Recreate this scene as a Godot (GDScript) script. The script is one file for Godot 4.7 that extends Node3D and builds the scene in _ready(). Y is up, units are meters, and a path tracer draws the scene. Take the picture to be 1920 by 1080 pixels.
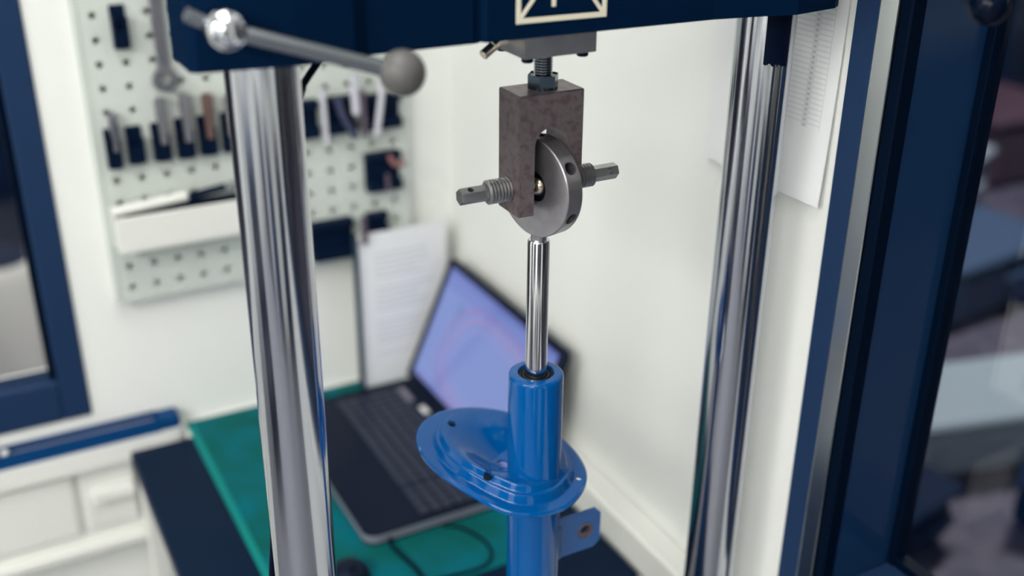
extends Node3D
# A shock absorber clamped in a column testing machine, in a white cubicle of a workshop.
# Axes: x runs along the wall with the tool board, z towards the camera, the shock stands at x = z = 0.
# Heights below are written relative to the lens, H above the floor.

const H := 1.75
const ROOM_X0 := -3.2
const WALL_X := 0.3318
const WALL_Z := -0.9102
const ROOM_Z1 := 2.9

var origin := {}
var taken := {}
var carvings := []


class MB:
	# Collects triangles (given counter-clockwise from outside), commits them as one mesh.
	var V := PackedVector3Array()
	var N := PackedVector3Array()
	var T := PackedVector2Array()
	var I := PackedInt32Array()

	func vert(p: Vector3, n: Vector3, t := Vector2.ZERO) -> int:
		V.append(p)
		N.append(n)
		T.append(t)
		return V.size() - 1

	func tri(a: Vector3, b: Vector3, c: Vector3) -> void:
		var n := (b - a).cross(c - a).normalized()
		var i := vert(a, n)
		vert(b, n)
		vert(c, n)
		I.append_array([i, i + 2, i + 1])

	func quad(a: Vector3, b: Vector3, c: Vector3, d: Vector3) -> void:
		var n := (c - a).cross(d - b).normalized()
		var i := vert(a, n, Vector2(0, 1))
		vert(b, n, Vector2(1, 1))
		vert(c, n, Vector2(1, 0))
		vert(d, n, Vector2(0, 0))
		I.append_array([i, i + 2, i + 1, i, i + 3, i + 2])

	func quad_out(a: Vector3, b: Vector3, c: Vector3, d: Vector3, inside: Vector3) -> void:
		if (c - a).cross(d - b).dot((a + c) * 0.5 - inside) < 0.0:
			quad(d, c, b, a)
		else:
			quad(a, b, c, d)

	func tri_out(a: Vector3, b: Vector3, c: Vector3, inside: Vector3) -> void:
		if (b - a).cross(c - a).dot(a - inside) < 0.0:
			tri(a, c, b)
		else:
			tri(a, b, c)

	func box(c: Vector3, s: Vector3, b := 0.001, B := Basis()) -> MB:
		var h := s * 0.5
		b = minf(b, minf(h.x, minf(h.y, h.z)) * 0.98)
		var at := func(sx: float, sy: float, sz: float, k: int) -> Vector3:
			var p := Vector3(sx * (h.x - (0.0 if k == 0 else b)), sy * (h.y - (0.0 if k == 1 else b)), sz * (h.z - (0.0 if k == 2 else b)))
			return c + B * p
		for s1 in [-1.0, 1.0]:
			quad_out(at.call(s1, -1, -1, 0), at.call(s1, 1, -1, 0), at.call(s1, 1, 1, 0), at.call(s1, -1, 1, 0), c)
			quad_out(at.call(-1, s1, -1, 1), at.call(1, s1, -1, 1), at.call(1, s1, 1, 1), at.call(-1, s1, 1, 1), c)
			quad_out(at.call(-1, -1, s1, 2), at.call(1, -1, s1, 2), at.call(1, 1, s1, 2), at.call(-1, 1, s1, 2), c)
			if b > 0.0:
				for s2 in [-1.0, 1.0]:
					quad_out(at.call(s1, s2, -1, 0), at.call(s1, s2, 1, 0), at.call(s1, s2, 1, 1), at.call(s1, s2, -1, 1), c)
					quad_out(at.call(-1, s1, s2, 1), at.call(1, s1, s2, 1), at.call(1, s1, s2, 2), at.call(-1, s1, s2, 2), c)
					quad_out(at.call(s1, -1, s2, 0), at.call(s1, 1, s2, 0), at.call(s1, 1, s2, 2), at.call(s1, -1, s2, 2), c)
					for s3 in [-1.0, 1.0]:
						tri_out(at.call(s1, s2, s3, 0), at.call(s1, s2, s3, 1), at.call(s1, s2, s3, 2), c)
		return self

	func span(a: Vector3, b: Vector3, bev := 0.001) -> MB:
		return box((a + b) * 0.5, (b - a).abs(), bev)

	static func inset(p: PackedVector2Array, by: float) -> PackedVector2Array:
		var out := PackedVector2Array()
		for i in p.size():
			var a := p[i] - p[(i - 1 + p.size()) % p.size()]
			var b := p[(i + 1) % p.size()] - p[i]
			var na := Vector2(-a.y, a.x).normalized()
			var nb := Vector2(-b.y, b.x).normalized()
			var m := (na + nb)
			out.append(p[i] + m * (by / maxf(0.3, 0.5 * m.length_squared())) * 0.5 * 1.0 * 2.0 / 2.0)
		return out

	# A polygon (u, v) pushed along w = u x v from t0 to t1.
	func prism(given: PackedVector2Array, o: Vector3, u: Vector3, v: Vector3, t0: float, t1: float, bev := 0.001, smooth := false) -> MB:
		var p := given
		if Geometry2D.is_polygon_clockwise(p):
			p = p.duplicate()
			p.reverse()
		# is_polygon_clockwise counts y downwards, so check the signed area itself
		var area := 0.0
		for i in p.size():
			area += p[i].cross(p[(i + 1) % p.size()])
		if area < 0.0:
			p.reverse()
		var w := u.cross(v)
		var q := inset(p, bev) if bev > 0.0 else p
		var rows := [[q, t0], [p, t0 + bev], [p, t1 - bev], [q, t1]] if bev > 0.0 else [[p, t0], [p, t1]]
		var k := p.size()
		for r in rows.size() - 1:
			for i in k:
				var j := (i + 1) % k
				var lo: PackedVector2Array = rows[r][0]
				var hi: PackedVector2Array = rows[r + 1][0]
				var a: Vector3 = o + u * lo[i].x + v * lo[i].y + w * rows[r][1]
				var b: Vector3 = o + u * lo[j].x + v * lo[j].y + w * rows[r][1]
				var c: Vector3 = o + u * hi[j].x + v * hi[j].y + w * rows[r + 1][1]
				var d: Vector3 = o + u * hi[i].x + v * hi[i].y + w * rows[r + 1][1]
				if smooth:
					var e0 := (p[(i - 1 + k) % k] - p[j]).orthogonal().normalized()
					var e1 := (p[i] - p[(j + 1) % k]).orthogonal().normalized()
					var n0 := (u * e0.x + v * e0.y)
					var n1 := (u * e1.x + v * e1.y)
					if n0.dot(u * (p[j].y - p[i].y) - v * (p[j].x - p[i].x)) < 0.0:
						n0 = -n0
						n1 = -n1
					var s := vert(a, n0)
					vert(b, n1)
					vert(c, n1)
					vert(d, n0)
					I.append_array([s, s + 2, s + 1, s, s + 3, s + 2])
				else:
					quad(a, b, c, d)
		var tris := Geometry2D.triangulate_polygon(q)
		for i in range(0, tris.size(), 3):
			var x := q[tris[i]]
			var y := q[tris[i + 1]]
			var z := q[tris[i + 2]]
			if (y - x).cross(z - x) < 0.0:
				var s := y
				y = z
				z = s
			tri(o + u * x.x + v * x.y + w * t1, o + u * y.x + v * y.y + w * t1, o + u * z.x + v * z.y + w * t1)
			tri(o + u * z.x + v * z.y + w * t0, o + u * y.x + v * y.y + w * t0, o + u * x.x + v * x.y + w * t0)
		return self

	# Turned shape: profile of (radius, height), outside to the right of its travel.
	func lathe(pr: Array, o: Vector3, axis := Vector3.UP, segs := 32, closed := false, crease := 38.0) -> MB:
		var ref := Vector3.RIGHT if absf(axis.dot(Vector3.RIGHT)) < 0.9 else Vector3.BACK
		var e2 := axis.cross(ref).normalized()
		var e1 := e2.cross(axis).normalized()
		var n := pr.size()
		var sn := []
		var segn := n if closed else n - 1
		for i in segn:
			var d: Vector2 = pr[(i + 1) % n] - pr[i]
			sn.append(Vector2(d.y, -d.x).normalized())
		var long := 0.0
		for i in segn:
			var a: Vector2 = pr[i]
			var b: Vector2 = pr[(i + 1) % n]
			var na: Vector2 = sn[i]
			var nb: Vector2 = sn[i]
			if (i > 0 or closed) and absf(sn[i].angle_to(sn[(i - 1 + segn) % segn])) < deg_to_rad(crease):
				na = (sn[i] + sn[(i - 1 + segn) % segn]).normalized()
			if (i < segn - 1 or closed) and absf(sn[i].angle_to(sn[(i + 1) % segn])) < deg_to_rad(crease):
				nb = (sn[i] + sn[(i + 1) % segn]).normalized()
			var s := V.size()
			var more := long + a.distance_to(b)
			for k in segs + 1:
				var g := TAU * k / segs
				var rad := e1 * cos(g) + e2 * sin(g)
				vert(o + rad * a.x + axis * a.y, rad * na.x + axis * na.y, Vector2(float(k) / segs, long * 10.0))
				vert(o + rad * b.x + axis * b.y, rad * nb.x + axis * nb.y, Vector2(float(k) / segs, more * 10.0))
			long = more
			for k in segs:
				var q := s + 2 * k
				if a.x > 1e-7:
					I.append_array([q, q + 3, q + 2])
				if b.x > 1e-7:
					I.append_array([q, q + 1, q + 3])
		return self

	func cyl(a: Vector3, b: Vector3, r: float, bev := 0.0005, segs := 24) -> MB:
		var l := a.distance_to(b)
		return lathe([Vector2(0, 0), Vector2(r - bev, 0), Vector2(r, bev), Vector2(r, l - bev), Vector2(r - bev, l), Vector2(0, l)], a, (b - a).normalized(), segs)

	func ball(c: Vector3, r: float, segs := 32, squash := 1.0) -> MB:
		var pr := []
		for i in 17:
			var g := -PI / 2 + PI * i / 16.0
			pr.append(Vector2(maxf(0.0, r * cos(g)) if i > 0 and i < 16 else 0.0, r * squash * sin(g)))
		return lathe(pr, c, Vector3.UP, segs)

	func sweep(pts: Array, r: float, segs := 10, per := 6) -> MB:
		var c := []
		for i in pts.size() - 1:
			var p0: Vector3 = pts[maxi(i - 1, 0)]
			var p1: Vector3 = pts[i]
			var p2: Vector3 = pts[i + 1]
			var p3: Vector3 = pts[mini(i + 2, pts.size() - 1)]
			for k in per:
				c.append(p1.cubic_interpolate(p2, p0, p3, float(k) / per))
		c.append(pts[-1])
		var t0: Vector3 = (c[1] - c[0]).normalized()
		var side := t0.cross(Vector3.UP if absf(t0.y) < 0.9 else Vector3.RIGHT).normalized()
		var s := V.size()
		for i in c.size():
			var t: Vector3 = (c[mini(i + 1, c.size() - 1)] - c[maxi(i - 1, 0)]).normalized()
			side = (side - t * side.dot(t)).normalized()
			var up := side.cross(t)
			for k in segs + 1:
				var g := TAU * k / segs
				var n := side * cos(g) + up * sin(g)
				vert(c[i] + n * r, n)
		for i in c.size() - 1:
			for k in segs:
				var a := s + i * (segs + 1) + k
				var b := a + segs + 1
				I.append_array([a, b + 1, b, a, a + 1, b + 1])
		for e in [0, c.size() - 1]:
			var m := s + int(e) * (segs + 1)
			for k in segs - 1:
				if e == 0:
					I.append_array([m, m + k, m + k + 1])
				else:
					I.append_array([m, m + k + 1, m + k])
		return self

	func mesh(shift := Vector3.ZERO) -> ArrayMesh:
		var arr := []
		arr.resize(Mesh.ARRAY_MAX)
		var moved := PackedVector3Array()
		moved.resize(V.size())
		for i in V.size():
			moved[i] = V[i] - shift
		arr[Mesh.ARRAY_VERTEX] = moved
		arr[Mesh.ARRAY_NORMAL] = N
		arr[Mesh.ARRAY_TEX_UV] = T
		arr[Mesh.ARRAY_INDEX] = I
		var m := ArrayMesh.new()
		m.add_surface_from_arrays(Mesh.PRIMITIVE_TRIANGLES, arr)
		return m


func P(x: float, y: float, z: float) -> Vector3:
	return Vector3(x, y + H, z)


func numbered(called: String) -> String:
	var k: int = taken.get(called, -1) + 1
	taken[called] = k
	return called if k == 0 else "%s_%03d" % [called, k]


func tag(o: Node, label: String, category := "", group := "", kind := "") -> Node:
	if label:
		o.set_meta("label", label)
	if category:
		o.set_meta("category", category)
	if group:
		o.set_meta("group", group)
	if kind:
		o.set_meta("kind", kind)
	return o


func thing(called: String, at: Vector3, label := "", category := "", group := "") -> Node3D:
	var o := Node3D.new()
	o.name = numbered(called)
	add_child(o)
	o.position = at
	origin[o] = at
	tag(o, label, category, group)
	return o


# One named mesh; its shape is given in the root's axes.
func part(called: String, mb: MB, m: Material, parent: Node3D) -> MeshInstance3D:
	var o := MeshInstance3D.new()
	o.name = called
	parent.add_child(o, true)
	var at: Vector3 = origin.get(parent, Vector3.ZERO)
	o.mesh = mb.mesh(at)
	o.material_override = m
	origin[o] = at
	return o


func solo(called: String, mb: MB, m: Material, at: Vector3, label := "", category := "", group := "") -> MeshInstance3D:
	var o := MeshInstance3D.new()
	o.name = numbered(called)
	add_child(o)
	o.position = at
	o.mesh = mb.mesh(at)
	o.material_override = m
	origin[o] = at
	tag(o, label, category, group)
	return o


func struct(called: String, mb: MB, m: Material) -> MeshInstance3D:
	var o := solo(called, mb, m, Vector3.ZERO)
	o.set_meta("kind", "structure")
	return o


# A body cut by round or square tools; every tool is [shape, transform].
func carved(called: String, body: Mesh, tools: Array, m: Material, parent: Node3D) -> MeshInstance3D:
	var c := CSGCombiner3D.new()
	add_child(c)
	var b := CSGMesh3D.new()
	b.mesh = body
	c.add_child(b)
	for t in tools:
		var k: CSGShape3D
		if t[0] is Vector2:
			var y := CSGCylinder3D.new()
			y.radius = t[0].x
			y.height = t[0].y
			y.sides = 32
			k = y
		else:
			var x := CSGBox3D.new()
			x.size = t[0]
			k = x
		k.operation = CSGShape3D.OPERATION_SUBTRACTION
		k.transform = t[1]
		c.add_child(k)
	c.name = "carving"
	var o := MeshInstance3D.new()
	o.name = called
	parent.add_child(o, true)
	o.material_override = m
	origin[o] = origin.get(parent, Vector3.ZERO)
	carvings.append([c, o])
	return o


# The cut bodies, once the engine has worked them out.
func finish_carving() -> void:
	for job in carvings:
		var c: CSGCombiner3D = job[0]
		var o: MeshInstance3D = job[1]
		var cut := c.bake_static_mesh()
		remove_child(c)
		c.free()
		o.mesh = crisp(cut).mesh(origin[o])
		o.position = Vector3.ZERO


func crisp(cut: Mesh) -> MB:
	# normals anew: smooth across gentle bends, crisp at edges
	var pts := PackedVector3Array()
	for n in cut.get_surface_count():
		var arr := cut.surface_get_arrays(n)
		var v: PackedVector3Array = arr[Mesh.ARRAY_VERTEX]
		if arr[Mesh.ARRAY_INDEX] == null:
			pts.append_array(v)
		else:
			for q in arr[Mesh.ARRAY_INDEX]:
				pts.append(v[q])
	var face := []
	var near := {}
	for f in range(0, pts.size(), 3):
		var n := (pts[f + 2] - pts[f]).cross(pts[f + 1] - pts[f])
		face.append(n)
		for q in 3:
			var key := (pts[f + q] * 50000.0).round()
			if not near.has(key):
				near[key] = []
			near[key].append(f / 3)
	# slivers of the triangulation take the direction of the largest face they touch
	var flat_of := face.duplicate()
	for f in range(0, pts.size(), 3):
		var n: Vector3 = face[f / 3]
		var longest := maxf(pts[f].distance_squared_to(pts[f + 1]), maxf(pts[f + 1].distance_squared_to(pts[f + 2]), pts[f + 2].distance_squared_to(pts[f])))
		if n.length() < 0.06 * longest:
			var best := n
			for q in 3:
				for g in near[(pts[f + q] * 50000.0).round()]:
					var other: Vector3 = face[g]
					if other.length() > best.length() and other.dot(n) > 0.7 * other.length() * n.length():
						best = other
			flat_of[f / 3] = best.normalized() * n.length()
	face = flat_of
	var mb := MB.new()
	for f in range(0, pts.size(), 3):
		var own: Vector3 = face[f / 3]
		if own.length_squared() < 1e-24:
			continue
		var ids := []
		for q in 3:
			var sum := Vector3.ZERO
			for g in near[(pts[f + q] * 50000.0).round()]:
				var other: Vector3 = face[g]
				if other.normalized().dot(own.normalized()) > 0.86:
					sum += other
			ids.append(mb.vert(pts[f + q], sum.normalized()))
		mb.I.append_array(ids)
	return mb


func along(axis: Vector3, at: Vector3) -> Transform3D:
	var ref := Vector3.RIGHT if absf(axis.dot(Vector3.RIGHT)) < 0.9 else Vector3.BACK
	var z := axis.cross(ref).normalized() * -1.0
	return Transform3D(Basis(axis.cross(z).normalized() * 1.0, axis, z), at)


func smoothly(a: float, b: float, x: float) -> float:
	return smoothstep(a, b, x)


# ---------------------------------------------------------------- materials

func flat(c: Color, rough := 0.6, metal := 0.0, spec := 0.5) -> StandardMaterial3D:
	var m := StandardMaterial3D.new()
	m.albedo_color = c
	m.roughness = rough
	m.metallic = metal
	m.metallic_specular = spec
	return m


func rgb(r: int, g: int, b: int) -> Color:
	return Color8(r, g, b)


func noise(freq: float, octaves := 4, kind := FastNoiseLite.TYPE_SIMPLEX_SMOOTH, n := 3) -> FastNoiseLite:
	var f := FastNoiseLite.new()
	f.seed = n
	f.noise_type = kind
	f.frequency = freq
	f.fractal_octaves = octaves
	return f


func mottled(m: StandardMaterial3D, stops: Array, size: float, freq := 0.02, n := 3, octaves := 4) -> StandardMaterial3D:
	var t := NoiseTexture2D.new()
	t.width = 512
	t.height = 512
	t.seamless = true
	t.noise = noise(freq, octaves, FastNoiseLite.TYPE_SIMPLEX_SMOOTH, n)
	var g := Gradient.new()
	var offs := PackedFloat32Array()
	var cols := PackedColorArray()
	for s in stops:
		offs.append(s[0])
		cols.append(s[1])
	g.offsets = offs
	g.colors = cols
	t.color_ramp = g
	m.albedo_texture = t
	m.albedo_color = Color.WHITE
	m.uv1_triplanar = true
	m.uv1_scale = Vector3.ONE / size
	return m


func bumpy(m: StandardMaterial3D, size: float, freq: float, strength: float, n := 5) -> StandardMaterial3D:
	var t := NoiseTexture2D.new()
	t.width = 512
	t.height = 512
	t.seamless = true
	t.as_normal_map = true
	t.bump_strength = strength
	t.noise = noise(freq, 4, FastNoiseLite.TYPE_SIMPLEX_SMOOTH, n)
	m.normal_enabled = true
	m.normal_texture = t
	m.normal_scale = 1.0
	m.uv1_triplanar = true
	m.uv1_scale = Vector3.ONE / size
	return m


func turned(c: Color, rough: float, aniso: float) -> StandardMaterial3D:
	var m := flat(c, rough, 1.0)
	m.anisotropy_enabled = true
	m.anisotropy = aniso
	return m


var M := {}


func materials() -> void:
	M.wall = bumpy(flat(rgb(235, 237, 234), 0.75, 0.0, 0.3), 0.4, 0.05, 0.4)
	M.ceiling = flat(rgb(240, 240, 238), 0.9)
	M.floor = mottled(flat(Color.WHITE, 0.5), [[0.3, rgb(112, 114, 122)], [0.7, rgb(130, 131, 138)]], 0.6, 0.05)
	M.column = turned(Color(0.70, 0.71, 0.74), 0.13, -0.6)
	M.rod = turned(Color(0.80, 0.80, 0.81), 0.14, -0.6)
	M.chrome = flat(Color(0.86, 0.87, 0.89), 0.06, 1.0)
	M.navy = bumpy(flat(rgb(2, 25, 52), 0.5, 0.0, 0.12), 0.06, 0.06, 0.4)
	M.cream = flat(rgb(226, 220, 200), 0.5)
	M.tape = flat(rgb(3, 16, 40), 0.45, 0.0, 0.2)
	M.black = flat(rgb(3, 14, 32), 0.5, 0.0, 0.2)
	M.block = mottled(flat(Color.WHITE, 0.32, 1.0), [[0.3, rgb(206, 206, 212)], [0.7, rgb(216, 216, 222)]], 0.2, 0.02, 8)
	M.zinc = flat(Color(0.56, 0.58, 0.61), 0.24, 1.0)
	M.nut = flat(Color(0.27, 0.31, 0.36), 0.25, 1.0)
	M.fork = mottled(flat(Color.WHITE, 0.4, 0.6), [[0.2, rgb(110, 94, 99)], [0.42, rgb(121, 110, 113)], [0.6, rgb(127, 119, 122)], [0.8, rgb(119, 107, 110)]], 0.14, 0.02, 11, 7)
	M.disc = mottled(flat(Color.WHITE, 0.36, 0.9), [[0.3, rgb(160, 157, 163)], [0.7, rgb(168, 166, 171)]], 0.2, 0.02, 14)
	M.screw = flat(Color(0.66, 0.66, 0.67), 0.38, 1.0)
	M.brass = flat(Color(0.90, 0.85, 0.77), 0.25, 1.0)
	M.blue = flat(rgb(0, 80, 150), 0.08, 0.0, 0.42)
	M.seal = flat(rgb(20, 24, 32), 0.6)
	M.weld = bumpy(flat(rgb(70, 110, 160), 0.35, 0.3), 0.01, 0.05, 2.0)
	M.rust = flat(rgb(96, 82, 88), 0.5, 0.5)
	M.grey_ball = flat(rgb(92, 91, 91), 0.42, 0.0, 0.4)
	M.dark_ball = flat(rgb(3, 12, 30), 0.12, 0.0, 0.25)
	M.pegboard = flat(rgb(200, 207, 202), 0.5)
	M.holder = flat(rgb(4, 22, 46), 0.5, 0.0, 0.2)
	M.steel = flat(Color(0.60, 0.60, 0.63), 0.3, 0.9)
	M.white = flat(rgb(228, 229, 225), 0.4)
	M.grip = flat(rgb(88, 76, 92), 0.5)
	M.pale_grip = flat(rgb(200, 200, 212), 0.45)
	M.red_grip = flat(rgb(138, 92, 94), 0.5)
	M.frame = flat(rgb(29, 51, 84), 0.45, 0.0, 0.25)
	M.jamb = flat(rgb(20, 46, 80), 0.12, 0.0, 0.5)
	M.gasket = flat(rgb(1, 13, 32), 0.5, 0.0, 0.15)
	M.bead = flat(Color(0.80, 0.82, 0.82), 0.2, 1.0)
	M.desk = flat(rgb(8, 28, 52), 0.5, 0.0, 0.2)
	M.mat = mottled(flat(Color.WHITE, 0.7, 0.0, 0.2), [[0.25, rgb(6, 88, 86)], [0.5, rgb(8, 94, 100)], [0.75, rgb(2, 100, 112)]], 0.8, 0.012, 21)
	M.mat_edge = flat(rgb(0, 128, 124), 0.6, 0.0, 0.3)
	M.laptop = flat(rgb(9, 20, 40), 0.42, 0.0, 0.25)
	M.key = flat(rgb(30, 38, 60), 0.3, 0.0, 0.5)
	M.silver = flat(rgb(118, 122, 136), 0.4, 0.0, 0.4)
	M.label = flat(rgb(222, 222, 216), 0.6)
	M.level = flat(rgb(0, 58, 108), 0.45, 0.0, 0.25)
	M.level_grey = flat(rgb(112, 112, 130), 0.4)
	M.glass = StandardMaterial3D.new()
	M.glass.transparency = BaseMaterial3D.TRANSPARENCY_ALPHA
	M.glass.albedo_color = Color(0.06, 0.10, 0.16, 0.05)
	M.glass.roughness = 0.0
	M.hall_floor = mottled(flat(Color.WHITE, 0.6), [[0.3, rgb(76, 75, 98)], [0.7, rgb(98, 94, 114)]], 1.5, 0.02, 31)
	M.hall_wall = flat(rgb(46, 60, 86), 0.8)
	M.hall_dark = flat(rgb(14, 32, 62), 0.6, 0.0, 0.2)
	M.hall_pale = flat(rgb(158, 176, 192), 0.5)
	M.hall_slate = flat(rgb(62, 86, 122), 0.6)
	M.hall_plum = flat(rgb(84, 62, 80), 0.6)
	M.hall_sage = flat(rgb(140, 158, 150), 0.7)
	M.lamp = flat(rgb(250, 250, 250), 0.5)
	M.lamp.emission_enabled = true
	M.lamp.emission = Color(1, 0.99, 0.97)
	M.lamp.emission_energy_multiplier = 3.0


# ---------------------------------------------------------------- the scene

func _ready() -> void:
	var cam := Camera3D.new()
	cam.name = "camera"
	cam.basis = Basis(Vector3.UP, deg_to_rad(-28.5)) * Basis(Vector3.RIGHT, deg_to_rad(-25.0)) * Basis(Vector3.BACK, 0.0097)
	cam.position = P(-0.4955, 0, 0.8592)
	cam.near = 0.02
	cam.far = 60.0
	var lens := CameraAttributesPhysical.new()
	lens.frustum_focal_length = 46.02
	lens.frustum_focus_distance = 1.07
	lens.frustum_near = 0.02
	lens.frustum_far = 60.0
	lens.exposure_aperture = 2.3
	lens.auto_exposure_enabled = false
	cam.attributes = lens
	cam.fov = 29.23
	add_child(cam)
	cam.current = true

	var w := WorldEnvironment.new()
	w.name = "world"
	var e := Environment.new()
	e.background_mode = Environment.BG_COLOR
	e.background_color = Color(0.02, 0.03, 0.05)
	e.tonemap_mode = Environment.TONE_MAPPER_LINEAR
	e.tonemap_exposure = 1.38
	e.sdfgi_enabled = true
	e.ssao_enabled = true
	e.ssil_enabled = true
	w.environment = e
	add_child(w)
	materials()

	# [x, z, length along x, length along z, energy, height]
	var lamp_words := ["white ceiling panel lamp nearest the tool board", "white ceiling panel lamp over the tool trolley", "white ceiling panel lamp in front of the low cabinets", "white panel lamp hung over the workshop crates", "white panel lamp hung over the white drum"]
	for a in [[-0.50, 0.25, 0.6, 1.2, 0.55, 0.93], [-2.4, 0.9, 0.6, 1.2, 4.4, 0.93], [-2.2, 2.2, 0.6, 1.0, 4.4, 0.93]]:
		ceiling_lamp(a, lamp_words.pop_front())
	for a in [[3.0, -1.6, 1.4, 0.4, 10.5, 2.5], [-0.6, -2.8, 1.4, 0.4, 3.2, 2.0]]:
		ceiling_lamp(a, lamp_words.pop_front())

	setting()
	cabinets()
	machine()
	clevis()
	shock()
	pegboard()
	desk_and_laptop()
	papers()
	hall()
	await get_tree().process_frame
	finish_carving()


func ceiling_lamp(a: Array, label: String) -> void:
	var at := P(a[0], a[5], a[1])
	var t := thing("ceiling_lamp", at + Vector3(0, 0.02, 0), label, "lamp", "ceiling panel lamps")
	var s := Vector3(a[2], 0.03, a[3])
	part("housing", MB.new().box(at + Vector3(0, 0.013, 0), s + Vector3(0.03, -0.01, 0.03), 0.003), M.white, t)
	part("diffuser", MB.new().box(at, Vector3(s.x, 0.008, s.z), 0.002), M.lamp, t)
	var l := AreaLight3D.new()
	l.name = "panel_light"
	l.area_size = Vector2(a[2], a[3])
	l.light_energy = a[4]
	l.light_color = Color(1, 0.99, 0.965)
	l.shadow_enabled = true
	l.area_range = 20.0
	l.area_attenuation = 2.0
	l.rotation_degrees.x = -90
	l.position = Vector3(0, -0.03, 0)
	t.add_child(l, true)


func hole_wall(mb: MB, a: Vector3, b: Vector3, h0: Vector3, h1: Vector3, across_x: bool) -> void:
	# a wall from a to b with a window opening from h0 to h1 along its length
	if across_x:
		mb.span(a, Vector3(b.x, h0.y, b.z), 0.0)
		mb.span(Vector3(a.x, h1.y, a.z), b, 0.0)
		mb.span(Vector3(a.x, h0.y, a.z), Vector3(h0.x, h1.y, b.z), 0.0)
		mb.span(Vector3(h1.x, h0.y, a.z), Vector3(b.x, h1.y, b.z), 0.0)
	else:
		mb.span(a, Vector3(b.x, h0.y, b.z), 0.0)
		mb.span(Vector3(a.x, h1.y, a.z), b, 0.0)
		mb.span(Vector3(a.x, h0.y, a.z), Vector3(b.x, h1.y, h0.z), 0.0)
		mb.span(Vector3(a.x, h0.y, h1.z), Vector3(b.x, h1.y, b.z), 0.0)


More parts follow.
